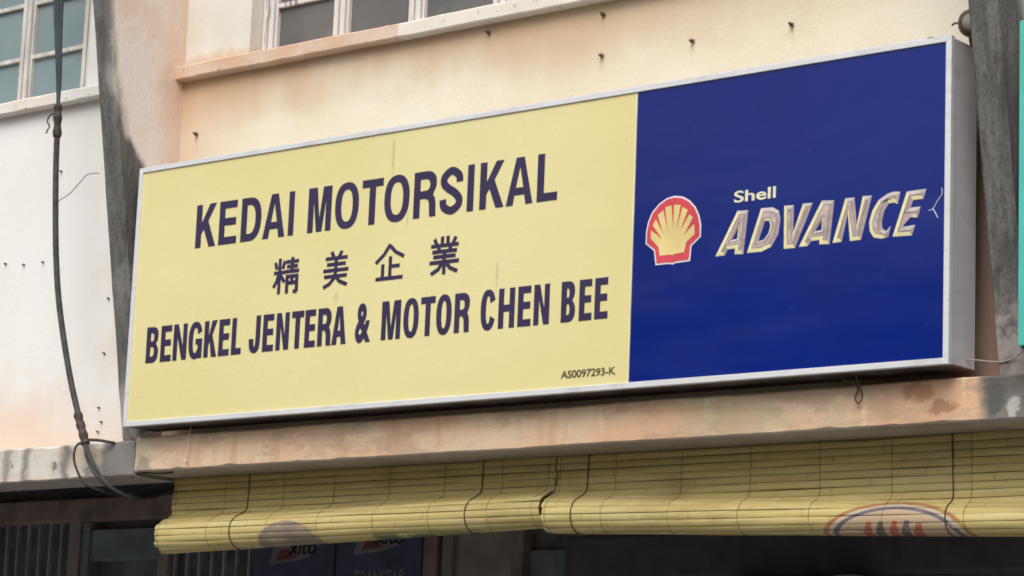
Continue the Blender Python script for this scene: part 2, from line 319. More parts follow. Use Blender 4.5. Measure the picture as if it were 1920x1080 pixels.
# cream shop in the middle
shop = thing('shophouse', (2.2, 0, 0), 'cream shophouse front with peach stains behind the yellow and blue sign', 'shophouse')
w = wall_with_opening('wall', -0.082, 4.443, 3.06, TOPZ, 0.356, 3.98, 4.90, 6.05, CREAM, shop)
rough_bar('window_ledge', (-0.081, -0.057, 4.846), (4.442, 0.10, 4.913), LEDGE, shop, 0.04, 0.0035, 0.006, 3)
fin(shop, -0.2, FINL); fin(shop, 4.441, FINR)
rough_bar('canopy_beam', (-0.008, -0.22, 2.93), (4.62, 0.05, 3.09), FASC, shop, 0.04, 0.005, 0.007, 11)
posts = [0.352, 0.815, 1.285, 1.785, 2.27, 2.755, 3.24, 3.725]
window(shop, 0.352, 3.985, 4.913, 6.05, posts, [5.175, 5.46, 5.75], WOOD, GLASS)
for x, z in ((1.846, 4.806), (2.477, 4.611), (2.945, 4.604), (2.477, 4.79), (0.036, 4.575), (3.43, 4.60)): bolt(w, x, z, 0.028, 0.005)
# white neighbour on the left
nb = thing('shophouse', (-2.5, 0, 0), 'white shophouse front with blue-grey frosted panes beside the cream one', 'shophouse')
w2 = wall_with_opening('wall', -PITCH_X-0.084, -0.196, 3.05, TOPZ, -4.40, -0.79, 4.90, 6.05, WHITE, nb)
rough_bar('window_ledge', (-PITCH_X-0.08, -0.057, 4.842), (-0.195, 0.10, 4.905), LEDGEW, nb, 0.04, 0.003, 0.006, 23)
fin(nb, -0.2-PITCH_X, FINL)
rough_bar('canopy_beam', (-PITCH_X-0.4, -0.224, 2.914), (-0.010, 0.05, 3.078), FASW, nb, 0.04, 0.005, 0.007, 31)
posts = [-4.39, -3.88, -3.37, -2.86, -2.37, -1.895, -1.42, -0.935]
window(nb, -4.40, -0.86, 4.905, 6.05, posts, [5.18, 5.47, 5.76], WOODW, GLASSB, 0.08, 0.08)
for x, z in ((-0.51, 3.823), (-0.514, 3.553), (-0.525, 3.288), (-1.304, 4.068), (-1.162, 4.05), (-1.016, 4.05), (-0.928, 4.504), (-0.50, 3.217), (-0.521, 3.171)): bolt(w2, x, z, 0.018, 0.0032)
# grey neighbour on the right
nr = thing('shophouse', (6.9, 0, 0), 'grey stained shophouse end behind the turquoise sign', 'shophouse')
box('wall', (4.564, 0.0, 3.05), (9.2, 0.22, TOPZ), plain('grey_stained_wall', (0.34, 0.33, 0.29), 0.9, 0.2, 0.15, bump=0.2), nr)
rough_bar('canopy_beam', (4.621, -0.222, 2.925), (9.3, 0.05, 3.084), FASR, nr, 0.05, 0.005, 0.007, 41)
fin(nr, 4.441+PITCH_X, FINR)
# covered walkway and dark shop fronts below the canopy
wk = thing('shopfront', (0, 2.3, 0.15), 'dark recessed shop front with beams and barred grilles under the canopy', 'shopfront')
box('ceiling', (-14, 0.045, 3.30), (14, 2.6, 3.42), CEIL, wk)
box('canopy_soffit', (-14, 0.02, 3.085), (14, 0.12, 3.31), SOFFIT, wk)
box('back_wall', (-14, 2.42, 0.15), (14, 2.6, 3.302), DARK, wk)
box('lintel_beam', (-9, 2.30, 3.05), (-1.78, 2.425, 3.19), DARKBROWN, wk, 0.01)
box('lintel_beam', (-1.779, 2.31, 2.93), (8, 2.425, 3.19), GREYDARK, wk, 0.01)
box('head_board', (-3.17, 2.34, 2.81), (-2.56, 2.42, 3.0), DARKTEAL, wk, 0.008)
for a, b, mt in ((-3.36, -3.26, GREYDARK), (-3.24, -3.175, DARKTEAL), (-2.555, -2.47, GREYDARK), (-0.46, -0.36, DARKBROWN), (-0.325, -0.25, plain('worn_grey_post', (0.20, 0.185, 0.175), 0.8, 0.2)), (0.16, 0.24, DARKBROWN), (0.60, 0.68, DARKTEAL)):
    box('door_post', (a, 2.325, 0.15), (b, 2.42, 3.05), mt, wk, 0.006)
box('door_panel', (-0.25, 2.36, 0.15), (0.16, 2.42, 2.93), GREYDARK, wk, 0.004)
box('door_panel', (0.24, 2.38, 0.15), (0.60, 2.42, 2.80), DARKTEAL, wk, 0.004)
box('door_panel', (0.68, 2.37, 0.15), (1.15, 2.42, 2.93), GREYDARK, wk, 0.004)
for k in range(10): box('grille_bar', (-4.28+k*0.102, 2.345, 0.15), (-4.265+k*0.102, 2.365, 3.05), BARS, wk)
for k in range(7): box('grille_bar', (-2.44+k*0.103, 2.345, 0.15), (-2.425+k*0.103, 2.365, 2.93), BARS, wk)
box('shutter_box', (0.95, 1.78, 2.58), (8.0, 2.25, 2.80), plain('black_shutter_box', (0.075, 0.073, 0.085), 0.6, 0.3, 0.2), wk, 0.02)
for a, b, z0, z1, mt in ((1.95, 2.25, 2.2, 2.545, DARKBROWN), (2.36, 2.46, 2.2, 2.56, plain('dull_white_card', (0.2, 0.21, 0.2), 0.8)), (2.52, 2.62, 2.2, 2.555, plain('pale_card', (0.2, 0.2, 0.19), 0.8)), (2.64, 2.76, 2.2, 2.565, GREYDARK)):
    c = box('carton', (a, 1.6, z0), (b, 1.76, z1), mt, None, 0.006)
    tag(c, {1.95: 'dark brown carton hung under the black shutter box', 2.36: 'small dull white carton beside the brown one under the shutter box', 2.52: 'small pale carton next to a grey one under the shutter box', 2.64: 'taller grey carton at the end of the row under the shutter box'}[a], 'carton', 'cartons under the shutter box')
box('wall_shelf', (1.9, 1.58, 2.17), (2.9, 2.43, 2.2), DARKBROWN, wk)

# ------------------------------------------------------------------ lettering
SX, SZ, SY = 0.0, 3.127, -0.32                               # lower left corner of the sign face
def superarc(cx, cy, rx, ry, a0, a1, n=22, e=2.35):
    out = []
    for i in range(n+1):
        a = math.radians(a0 + (a1-a0)*i/n); c, s_ = math.cos(a), math.sin(a)
        out.append((cx + rx*math.copysign(abs(c)**(2/e), c), cy + ry*math.copysign(abs(s_)**(2/e), s_)))
    return out
def spline(pts, k=7):
    P = [Vector(p) for p in pts]; out = []
    for i in range(len(P)-1):
        p0, p1, p2, p3 = P[max(i-1, 0)], P[i], P[i+1], P[min(i+2, len(P)-1)]
        for j in range(k):
            t = j/k; out.append(0.5*((2*p1) + (p2-p0)*t + (2*p0-5*p1+4*p2-p3)*t*t + (3*p1-p0-3*p2+p3)*t**3))
    return out + [P[-1]]
def strokepoly(path, sv, sh):
    L, R_ = [], []
    for i, p in enumerate(path):
        t = (path[min(i+1, len(path)-1)] - path[max(i-1, 0)]).normalized(); nx, ny = -t.y, t.x
        L.append((p.x + nx*sv/2, p.y + ny*sh/2)); R_.append((p.x - nx*sv/2, p.y - ny*sh/2))
    return L + R_[::-1]
def glyph(ch, w, h, v, s):
    """outlines of a bold condensed grotesque capital, v and s = widths of upright and level strokes"""
    if ch == 'I': return [[(0,0),(w,0),(w,h),(0,h)]]
    if ch == 'L': return [[(0,0),(w,0),(w,s),(v,s),(v,h),(0,h)]]
    if ch == 'T': return [[(w/2-v/2,0),(w/2+v/2,0),(w/2+v/2,h-s),(w,h-s),(w,h),(0,h),(0,h-s),(w/2-v/2,h-s)]]
    if ch == 'E': m_ = h*0.52; return [[(0,0),(w,0),(w,s),(v,s),(v,m_-s/2),(w*0.94,m_-s/2),(w*0.94,m_+s/2),(v,m_+s/2),(v,h-s),(w*0.98,h-s),(w*0.98,h),(0,h)]]
    if ch == 'H': m_ = h*0.5; return [[(0,0),(v,0),(v,m_-s/2),(w-v,m_-s/2),(w-v,0),(w,0),(w,h),(w-v,h),(w-v,m_+s/2),(v,m_+s/2),(v,h),(0,h)]]
    if ch == 'N': d = v*1.05; return [[(0,0),(v*0.95,0),(v*0.95,h*0.64),(w-d,0),(w,0),(w,h),(w-v*0.95,h),(w-v*0.95,h*0.38),(d,h),(0,h)]]
    if ch == 'M': q = v*0.92; d = v*1.42; return [[(0,0),(q,0),(q,h*0.72),(w/2-v*0.47,0),(w/2+v*0.47,0),(w-q,h*0.72),(w-q,0),(w,0),(w,h),(w-d,h),(w/2,h*0.30),(d,h),(0,h)]]
    if ch == 'K': return [[(0,0),(v,0),(v,h*0.31),(v+(w-v)*0.17,h*0.42),(w-v*1.18,0),(w,0),(v+(w-v)*0.44,h*0.60),(w*0.97,h),(w*0.97-v*1.15,h),(v,h*0.57),(v,h),(0,h)]]
    if ch == 'A':
        t = v*0.58; b = v*1.02; y0, y1 = h*0.205, h*0.205+s*0.92
        inx = lambda y: b + (w/2-b)*y/(h*0.93)              # inner edge of the left leg
        return [[(0,0),(b,0),(inx(y0)-0.0,y0),(w-inx(y0),y0),(w-b,0),(w,0),(w/2+t,h),(w/2-t,h)], [(inx(y1)+0.001,y1),(w-inx(y1)-0.001,y1),(w/2,h*0.80)]]
    if ch == 'O': return [superarc(w/2,h/2,w/2,h/2*1.03,0,352,44), superarc(w/2,h/2,w/2-v,h/2*1.03-s*0.93,0,352,44)]
    if ch == 'D': return [[(0,0)] + superarc(w*0.42,h/2,w*0.58,h/2,-90,90,26) + [(0,h)], [(v,s)] + superarc(w*0.42,h/2,w*0.58-v,h/2-s,-90,90,26) + [(v,h-s)]]
    if ch == 'C':
        return [superarc(w/2,h/2,w/2,h/2*1.03,24,336,40)[:] + [(w-v*1.02,h*0.345)] + superarc(w/2,h/2,w/2-v,h/2*1.03-s*0.95,322,38,36) + [(w-v*1.02,h*0.665)]]
    if ch == 'G':
        return [superarc(w/2,h/2,w/2,h/2*1.03,24,300,36) + [(w*0.76,h*0.07),(w*0.80,0.0),(w,0),(w,h*0.54),(w*0.52,h*0.54),(w*0.52,h*0.54-s*0.9),(w-v,h*0.54-s*0.9),(w-v,h*0.26)]
                + superarc(w/2,h/2,w/2-v,h/2*1.03-s*0.95,305,40,34) + [(w-v*1.02,h*0.665)]]
    if ch == 'R':
        return [[(0,0),(v,0),(v,h*0.405),(w*0.50,h*0.405),(w-v*1.28,h*0.37),(w-v*1.12,h*0.30),(w-v*1.06,h*0.10),(w-v*0.98,0),(w,0),(w*0.98,h*0.05),(w*0.97,h*0.30),(w*0.93,h*0.41),(w*0.84,h*0.475)]
                + superarc(w*0.52,h*0.735,w*0.47,h*0.265,-38,90,18) + [(0,h)], [(v,h*0.405+s)] + superarc(w*0.50,(h*0.405+h)/2,w*0.49-v,(h*0.595)/2-s,-90,90,16) + [(v,h-s)]]
    if ch == 'B':
        return [[(0,0)] + superarc(w*0.50,h*0.275,w*0.5,h*0.275,-90,52,16) + superarc(w*0.50,h*0.75,w*0.46,h*0.25,-52,90,16) + [(0,h)],
                [(v,s)] + superarc(w*0.48,(s+h*0.52-s*0.45)/2,w*0.52-v,(h*0.52-s*1.45)/2,-90,90,14) + [(v,h*0.52-s*0.45)],
                [(v,h*0.52+s*0.45)] + superarc(w*0.48,(h*0.52+s*0.45+h-s)/2,w*0.48-v,(h*0.48-s*1.45)/2,-90,90,14) + [(v,h-s)]]
    if ch == 'J':
        p = spline([(1,1),(1,0.7),(1,0.28),(0.88,0.06),(0.5,0),(0.12,0.06),(0,0.24),(0,0.33)])
        return [strokepoly([Vector((v/2+q.x*(w-v), s/2-h*0.01+q.y*(h-s/2+h*0.01))) for q in p], v, s)]
    if ch == 'S':
        p = spline([(0.98,0.70),(0.93,0.87),(0.5,1.0),(0.08,0.87),(0.05,0.70),(0.30,0.57),(0.70,0.44),(0.97,0.28),(0.92,0.11),(0.5,0),(0.07,0.11),(0.0,0.30)])
        return [strokepoly([Vector((v/2+q.x*(w-v), s*0.42+q.y*(h-s*0.84))) for q in p], v, s)]
def fill_mesh(loops, ext):
    """flat sign-cut vinyl: filled outlines with a real thickness, as mesh (x, height -> z)"""
    cu = bpy.data.curves.new('outline', 'CURVE'); cu.dimensions = '2D'; cu.fill_mode = 'BOTH'; cu.extrude = ext
    for lp in loops:
        sp = cu.splines.new('POLY'); sp.points.add(len(lp)-1); sp.use_cyclic_u = True
        for i, (a, b) in enumerate(lp): sp.points[i].co = (a, b, 0, 1)
    return curve_to_mesh(cu)
def curve_to_mesh(cu):
    o = bpy.data.objects.new('tmp', cu); COL.objects.link(o); bpy.context.view_layer.update()
    me = bpy.data.meshes.new_from_object(o.evaluated_get(bpy.context.evaluated_depsgraph_get()))
    bpy.data.objects.remove(o); bpy.data.curves.remove(cu); return me
def place(me, ox, oy, oz):
    for v_ in me.vertices: v_.co = (ox + v_.co.x, oy - v_.co.z, oz + v_.co.y)
    me.update(); return me
def text_mesh(body, x0, x1, z0, z1, bold, ext, oy, shear=0.0):
    cu = bpy.data.curves.new('text', 'FONT'); cu.body = body; cu.offset = bold; cu.extrude = ext; cu.shear = shear
    me = curve_to_mesh(cu); xs = [v_.co.x for v_ in me.vertices]; ys = [v_.co.y for v_ in me.vertices]
    a, b, c, d = min(xs), max(xs), min(ys), max(ys)
    for v_ in me.vertices: v_.co = (x0+(v_.co.x-a)/(b-a)*(x1-x0), oy - v_.co.z, z0+(v_.co.y-c)/(d-c)*(z1-z0))
    me.update(); return me

# ------------------------------------------------------------------ the sign box
W, H = 4.341, 1.22
def m_yellow():
    M = Mat('yellow_sign_acrylic', 0.22, 0.5)
    n = M.noise((0.8, 1, 1.0), 4, off=(4, 0, 2)); d = M.noise((3, 3, 1.2), 5)
    c = M.mix(M.ramp(n, 0.3, 0.7), (0.71, 0.625, 0.285), (0.75, 0.675, 0.345))
    for cx, cz, rx, rz in ((1.60, 3.127+1.09, 0.014, 0.13), (2.21, 3.127+0.52, 0.010, 0.10), (1.70, 3.127+0.80, 0.006, 0.05), (1.305, 3.127+0.50, 0.022, 0.035), (3.2, 4.1, 0.01, 0.1)):
        k = M.math('MULTIPLY_ADD', M.math('SUBTRACT', M.z, cz), 0.10, 0.0); bl = M.blob(cx, cz, rx, rz, 0.9); c = M.mix(M.mul(bl, M.ramp(d, 0.3, 0.6, 0.4, 1.0), 0.75), c, (0.38, 0.31, 0.16))
    c = M.mix(M.ramp(d, 0.62, 0.8, 0.0, 0.10), c, (0.5, 0.45, 0.3))
    grime = M.noise((2.0, 1, 5), 6, 0.65); c = M.mix(M.ramp(grime, 0.40, 0.85, 0.0, 0.07), c, (0.50, 0.44, 0.24))
    M._in(M.b.inputs['Roughness'], M.ramp(grime, 0.3, 0.7, 0.18, 0.34)); M.color(c).bump(M.noise((0.9, 1, 1.6), 2), 0.25, 0.02); return M.m
def m_blue():
    M = Mat('blue_sign_acrylic', 0.14, 0.33); n = M.noise((1.2, 1, 1.2), 4); d = M.noise((30, 30, 30), 5)
    c = M.mix(M.ramp(n, 0.3, 0.7), (0.002, 0.012, 0.150), (0.003, 0.016, 0.185)); c = M.mix(M.ramp(d, 0.66, 0.8, 0.0, 0.06), c, (0.3, 0.35, 0.5))
    dust = M.noise((1.5, 1, 7), 6, 0.65, off=(3, 1, 1)); c = M.mix(M.ramp(dust, 0.50, 0.80, 0.0, 0.012), c, (0.45, 0.45, 0.5))
    M._in(M.b.inputs['Roughness'], M.ramp(dust, 0.3, 0.7, 0.10, 0.22)); M.color(c).bump(M.noise((0.9, 1, 1.6), 2), 0.25, 0.02); return M.m
def m_alu(name, col, rough):
    M = Mat(name, rough, 0.5); n = M.noise((3, 3, 30), 4); gr = M.noise((7, 7, 16), 7, 0.7); c = M.mix(M.ramp(n, 0.3, 0.7), tuple(c*0.93 for c in col), col); c = M.mix(M.ramp(gr, 0.52, 0.72, 0.0, 0.38), c, tuple(q*0.45 for q in col)); M.color(c).bump(M.noise((4, 4, 4), 3), 0.15, 0.004); M.b.inputs['Metallic'].default_value = 0.15; return M.m
YEL, BLU = m_yellow(), m_blue()
ALU, CASE = m_alu('pale_aluminium_trim', (0.72, 0.73, 0.74), 0.38), m_alu('grey_sheet_casing', (0.66, 0.65, 0.68), 0.45)
INK = plain('faded_purple_vinyl', (0.032, 0.023, 0.072), 0.4, 0.4, 0.10, sc_=(5, 5, 5))
sign = thing('shop_sign', (W/2, -0.22, SZ), 'long yellow and blue lightbox sign lettered KEDAI MOTORSIKAL on the cream wall', 'sign')
box('casing', (0.006, SY+0.034, SZ+0.005), (W-0.006, -0.12, SZ+H-0.005), CASE, sign, 0.003)
box('casing_seam', (0.010, SY+0.026, SZ+0.010), (W-0.010, SY+0.036, SZ+H-0.010), plain('dark_seam', (0.05, 0.05, 0.05)), sign)
box('bottom_shade_strip', (0.008, SY+0.03, SZ+0.001), (W-0.008, -0.121, SZ+0.0047), plain('bottom_shade_brown', (0.13, 0.10, 0.09), 0.8, 0.2, 0.4), sign)  # shadow under the sign box, painted as a dark brown strip
fw = 0.024
def frame_strip(pts):
    """mitred trim: flat face, inner lip and return"""
    bm = bmesh.new(); a = [bm.verts.new((p[0], SY, p[1])) for p in pts]; b = [bm.verts.new((p[0], SY+0.026, p[1])) for p in pts]
    bm.faces.new(a); bm.faces.new(b[::-1])
    for i in range(4): bm.faces.new((a[i], b[i], b[(i+1) % 4], a[(i+1) % 4]))
    bmesh.ops.bevel(bm, geom=bm.edges[:], offset=0.002, segments=1, affect='EDGES'); return bmobj('trim', bm, ALU, sign)
t_, b_ = SZ+H, SZ
frame_strip([(0,b_),(W,b_),(W-fw,b_+fw),(fw,b_+fw)]); frame_strip([(0,t_),(fw,t_-fw),(W-fw,t_-fw),(W,t_)])
frame_strip([(0,b_),(fw,b_+fw),(fw,t_-fw),(0,t_)]); frame_strip([(W,b_),(W,t_),(W-fw,t_-fw),(W-fw,b_+fw)])
DIV = 2.905; PY = SY+0.007
yp = box('yellow_panel', (fw-0.006, PY, SZ+fw-0.006), (DIV-0.003, SY+0.03, SZ+H-fw+0.006), YEL, sign)
bp = box('blue_panel', (DIV+0.003, PY, SZ+fw-0.006), (W-fw+0.006, SY+0.03, SZ+H-fw+0.006), BLU, sign)
box('joint_strip', (DIV-0.0045, PY-0.0015, SZ+fw), (DIV+0.0005, SY+0.028, SZ+H-fw), plain('pale_yellow_edge', (0.78, 0.74, 0.52), 0.4), sign)
LY = PY-0.0008
L1 = [('K',.4018,.5331),('E',.552,.6659),('D',.693,.8192),('A',.8315,.9685),('I',.9898,1.0226),('M',1.1084,1.2488),('O',1.2717,1.4113),('T',1.4296,1.5514),('O',1.561,1.7045),('R',1.7298,1.8576),('S',1.8769,2.0045),('I',2.0289,2.0642),('K',2.0976,2.2292),('A',2.2412,2.383),('L',2.4052,2.5115)]
L3 = [('B',.1204,.2005),('E',.2165,.287),('N',.2993,.3878),('G',.3994,.4876),('K',.5002,.5829),('E',.5942,.6621),('L',.6761,.7378),('J',.7863,.8544),('E',.8709,.9384),('N',.9532,1.032),('T',1.0466,1.1193),('E',1.1274,1.192),('R',1.2053,1.2857),('A',1.2909,1.3748),('&',1.4278,1.5171),('M',1.5795,1.6875),('O',1.7041,1.7892),('T',1.8001,1.8804),('O',1.8878,1.9716),('R',1.9882,2.0706),('C',2.1307,2.2099),('H',2.226,2.3114),('E',2.3287,2.3973),('N',2.4126,2.4934),('B',2.5543,2.6257),('E',2.646,2.7103),('E',2.7246,2.7906)]
for line, z0, h, v, s in ((L1, 0.8005, 0.2008, 0.0360, 0.0345), (L3, 0.2888, 0.167, 0.0278, 0.0295)):
    for ch, a, b in line:
        if ch == '&': me = text_mesh('&', a, b, SZ+z0-0.003, SZ+z0+h+0.003, 0.035, 0.0008, LY)
        else: me = place(fill_mesh(glyph(ch, b-a, h, v, s), 0.0008), a, LY, SZ+z0)
        link('letter', me, INK, yp)
HAN = [(.916, 1.073, .541, .702, [[(.24,0),(.24,1)],[(.02,.60),(.45,.60)],[(.06,.90),(.13,.70)],[(.43,.92),(.36,.70)],[(.22,.58),(.14,.36),(.02,.20)],[(.27,.54),(.45,.32)],
   [(.48,.88),(.98,.88)],[(.52,.745),(.94,.745)],[(.45,.61),(1,.61)],[(.73,1),(.73,.61)],[(.55,0),(.55,.49)],[(.5,.47),(.97,.47)],[(.93,.49),(.93,.03)],[(.95,.03),(.80,.05)],[(.57,.29),(.92,.29)],[(.74,.47),(.74,.29)]]),
 (1.2197, 1.3696, .546, .702, [[(.30,1),(.41,.83)],[(.72,1),(.60,.83)],[(.08,.81),(.95,.81)],[(.14,.64),(.88,.64)],[(0,.47),(1,.47)],[(.5,.84),(.5,.40)],[(.05,.30),(.95,.30)],[(.5,.44),(.45,.25),(.27,.09),(.03,.0)],[(.52,.30),(.65,.15),(.97,.03)]]),
 (1.5286, 1.6902, .548, .703, [[(.5,1),(.28,.72),(0,.50)],[(.5,.96),(.68,.78),(1,.62)],[(.52,.66),(.52,.05)],[(.52,.38),(.86,.38)],[(.26,.46),(.26,.05)],[(.02,.05),(.98,.05)]]),
 (1.8366, 1.9991, .5447, .7081, [[(.41,1),(.41,.78)],[(.60,1),(.60,.78)],[(.14,.95),(.23,.78)],[(.87,.96),(.77,.78)],[(.03,.76),(.97,.76)],[(.28,.74),(.33,.62)],[(.72,.74),(.66,.62)],[(.08,.605),(.92,.605)],[(.12,.47),(.88,.47)],[(0,.325),(1,.325)],[(.5,.64),(.5,0)],[(.46,.32),(.30,.14),(.06,.03)],[(.54,.32),(.70,.16),(.96,.05)]])]
for a, b, z0, z1, strokes in HAN:
    bm = bmesh.new()
    for k, st in enumerate(strokes):
        pth = [Vector((a+p[0]*(b-a), z0+p[1]*(z1-z0))) for p in st]; poly = strokepoly(pth, 0.0185, 0.0165); yy = LY-0.0004-0.00009*k
        fr = [bm.verts.new((x, yy, SZ+z)) for x, z in poly]; bk = [bm.verts.new((x, LY+0.0006, SZ+z)) for x, z in poly]; L = len(fr); bm.faces.new(fr); bm.faces.new(bk[::-1])
        for i in range(L): bm.faces.new((fr[i], bk[i], bk[(i+1) % L], fr[(i+1) % L]))
    bmobj('character', bm, INK, yp)
link('registration_number', text_mesh('AS0097293-K', 2.566, 2.840, SZ+0.0600, SZ+0.0920, 0.022, 0.0006, LY), plain('dark_olive_print', (0.10, 0.075, 0.04)), yp)
# shell emblem
PEC_W = [(2.9691,.5717),(2.9697,.6193),(2.9779,.6583),(2.9958,.6962),(3.0284,.7266),(3.0661,.7463),(3.1042,.7513),(3.1426,.7447),(3.1764,.7264),(3.2057,.6977),(3.2258,.6602),(3.2356,.62),(3.2357,.575),(3.1921,.5421),(3.1871,.4832),(3.1139,.481),(3.1046,.4759),(3.0901,.4812),(3.0207,.4817),(3.0113,.5399)]
PEC_Y = [(2.996,.5889),(2.9951,.6235),(3.0505,.5827),(3.0036,.6429),(3.0172,.6649),(3.0571,.5987),(3.0267,.6822),(3.0525,.6978),(3.08,.6023),(3.0618,.7083),(3.0912,.7143),(3.103,.6118),(3.1041,.7149),(3.1347,.7104),(3.1178,.6104),(3.146,.7005),(3.1711,.688),(3.1348,.6008),(3.1793,.669),(3.1963,.6547),(3.1529,.5852),(3.2024,.6285),(3.2071,.5877),(3.1679,.5602),(3.1589,.5199),(3.1078,.5169),(3.1033,.5122),(3.0936,.5171),(3.0424,.5172),(3.0348,.5534)]
def inset_loop(lp, d):
    n = len(lp); out = []; area = sum(lp[i][0]*lp[(i+1) % n][1]-lp[(i+1) % n][0]*lp[i][1] for i in range(n)); sg = 1 if area > 0 else -1
    for i in range(n):
        p0, p1, p2 = Vector(lp[i-1]), Vector(lp[i]), Vector(lp[(i+1) % n]); a = (p1-p0).normalized(); b = (p2-p1).normalized()
        nn = (Vector((-a.y, a.x)) + Vector((-b.y, b.x))); nn.normalize(); k = 1/max(0.5, nn.dot(Vector((-a.y, a.x)))); q = p1 + nn*d*k*sg; out.append((q.x, q.y))
    return out
emb = link('shell_emblem', place(fill_mesh([PEC_W], 0.0006), 0, LY, SZ), plain('white_vinyl', (0.74, 0.70, 0.74), 0.4), bp)
link('red_field', place(fill_mesh([inset_loop(PEC_W, 0.0065)], 0.0006), 0, LY-0.0013, SZ), plain('faded_red_vinyl', (0.60, 0.07, 0.09), 0.4), bp)
link('yellow_shell', place(fill_mesh([PEC_Y], 0.0006), 0, LY-0.0026, SZ), plain('shell_yellow_vinyl', (0.74, 0.60, 0.26), 0.4), bp)
link('word_shell', text_mesh('Shell', 3.388, 3.580, SZ+0.692, SZ+0.738, 0.016, 0.0008, LY), plain('cream_white_vinyl', (0.74, 0.71, 0.50), 0.4), bp)
ADV = [[[(3.307,.4897),(3.4052,.6596),(3.4556,.6568),(3.4369,.4874),(3.3965,.4900),(3.3983,.5125),(3.3638,.5123),(3.3507,.4906)],[(3.3818,.5466),(3.4067,.5502),(3.4113,.5938)]],
 [[(3.4534,.4898),(3.5145,.658),(3.5672,.6564),(3.5967,.6394),(3.6046,.6039),(3.5961,.5503),(3.5654,.5039),(3.5192,.4885)],[(3.5051,.5305),(3.5335,.6062),(3.551,.6069),(3.5585,.5888),(3.5523,.5596),(3.5296,.5346)]],
 [[(3.622,.4895),(3.6194,.6568),(3.664,.6545),(3.6626,.5486),(3.7047,.6565),(3.7488,.6543),(3.6727,.4886)]],
 [[(3.6898,.4908),(3.7885,.6583),(3.8434,.6534),(3.8261,.4884),(3.7797,.4919),(3.7822,.5083),(3.7464,.5083),(3.7298,.4904)],[(3.761,.5436),(3.7893,.5456),(3.7918,.5845)]],
 [[(3.839,.491),(3.8927,.6558),(3.9318,.655),(3.9439,.5494),(3.9679,.6559),(4.0083,.6539),(3.9638,.4918),(3.9156,.4903),(3.904,.5972),(3.8793,.4919)]],
 [[(4.1297,.655),(4.1196,.6105),(4.1031,.6171),(4.0813,.617),(4.0627,.5901),(4.0524,.5527),(4.0556,.5236),(4.0722,.5123),(4.0909,.532),(4.0807,.4899),(4.0508,.4866),(4.0178,.4947),(4.0008,.5195),(3.9974,.5536),(4.0104,.5957),(4.0373,.6338),(4.0753,.6538),(4.1025,.658)]],
 [[(4.0987,.4895),(4.1569,.6522),(4.2402,.6538),(4.2273,.618),(4.1844,.6179),(4.174,.5903),(4.217,.5905),(4.2041,.5514),(4.1583,.5552),(4.1453,.5217),(4.1938,.5239),(4.1809,.4861)]]]
AM = [plain('chiselled_yellow_print', (0.76, 0.70, 0.40), 0.4, var=0.08, sc_=(25, 25, 25)), plain('chiselled_mauve_print', (0.38, 0.30, 0.31), 0.4, var=0.15, sc_=(30, 30, 30)), plain('chiselled_pale_print', (0.52, 0.47, 0.45), 0.4, var=0.15, sc_=(25, 25, 25)), plain('chiselled_taupe_print', (0.46, 0.37, 0.35), 0.4, var=0.22, sc_=(28, 28, 28)), plain('chiselled_dark_line', (0.05, 0.03, 0.05), 0.5)]
for loops in ADV:
    bm = bmesh.new(); inner = []
    for li, lp in enumerate(loops):
        sg = 1 if li == 0 else -1; l1 = inset_loop(lp, 0.0150*sg if li == 0 else -0.0085); l2 = inset_loop(l1, 0.0020*sg); inner.append(l2); n = len(lp)
        area = sum(lp[i][0]*lp[(i+1) % n][1]-lp[(i+1) % n][0]*lp[i][1] for i in range(n)); ow = (1 if area > 0 else -1)*sg
        V0, V1, V2 = [[bm.verts.new((p[0], p[1], zz)) for p in q] for q, zz in ((lp, 0.0), (l1, 0.0018), (l2, 0.0017))]
        for i in range(n):
            j = (i+1) % n; d = Vector((lp[j][0]-lp[i][0], lp[j][1]-lp[i][1])).normalized(); nn = Vector((d.y, -d.x))*ow
            fc = bm.faces.new((V0[i], V0[j], V1[j], V1[i])); fc.material_index = 0 if (nn.x*-0.80 + nn.y*-0.6) > 0.25 else (2 if nn.y > 0.6 else 1)
            fc = bm.faces.new((V1[i], V1[j], V2[j], V2[i])); fc.material_index = 4
    me = fill_mesh(inner, 0.0); b2 = bmesh.new(); b2.from_mesh(me); mp = {v_: bm.verts.new((v_.co.x, v_.co.y, 0.0017)) for v_ in b2.verts}
    for fc in b2.faces:
        g_ = bm.faces.new([mp[v_] for v_ in fc.verts]); g_.material_index = 3
    b2.free(); bpy.data.meshes.remove(me)
    me = bpy.data.meshes.new('letter'); bm.to_mesh(me); bm.free(); place(me, 0, LY-0.0003, SZ)
    link('letter', me, AM, bp)
SCR = plain('white_scratch', (0.55, 0.60, 0.75), 0.5)
def s2w(x, z, y=LY): return (x, y, SZ+z)
tube('scratch', [s2w(4.250, .572), s2w(4.268, .577), s2w(4.288, .606), s2w(4.305, .628), s2w(4.303, .650)], 0.0016, SCR, bp, 5)
tube('scratch', [s2w(4.266, .577), s2w(4.279, .558), s2w(4.288, .540)], 0.0018, SCR, bp, 5)
# turquoise sign of the right neighbour
TQ = plain('turquoise_acrylic', (0.08, 0.46, 0.39), 0.3, 0.5, 0.08)
ts = thing('neighbour_sign', (6.3, -0.22, SZ), 'turquoise lightbox sign beyond the grey concrete fin', 'sign')
box('casing', (4.690, -0.43, 3.140), (8.6, -0.33, 4.320), plain('turquoise_casing', (0.05, 0.33, 0.28), 0.4), ts, 0.003)
box('panel', (4.692, -0.45, 3.148), (8.59, -0.429, 4.312), TQ, ts, 0.002)
for x in (5.2, 8.2): box('bracket', (x, -0.331, 3.10), (x+0.05, 0.01, 3.16), STEEL, ts)
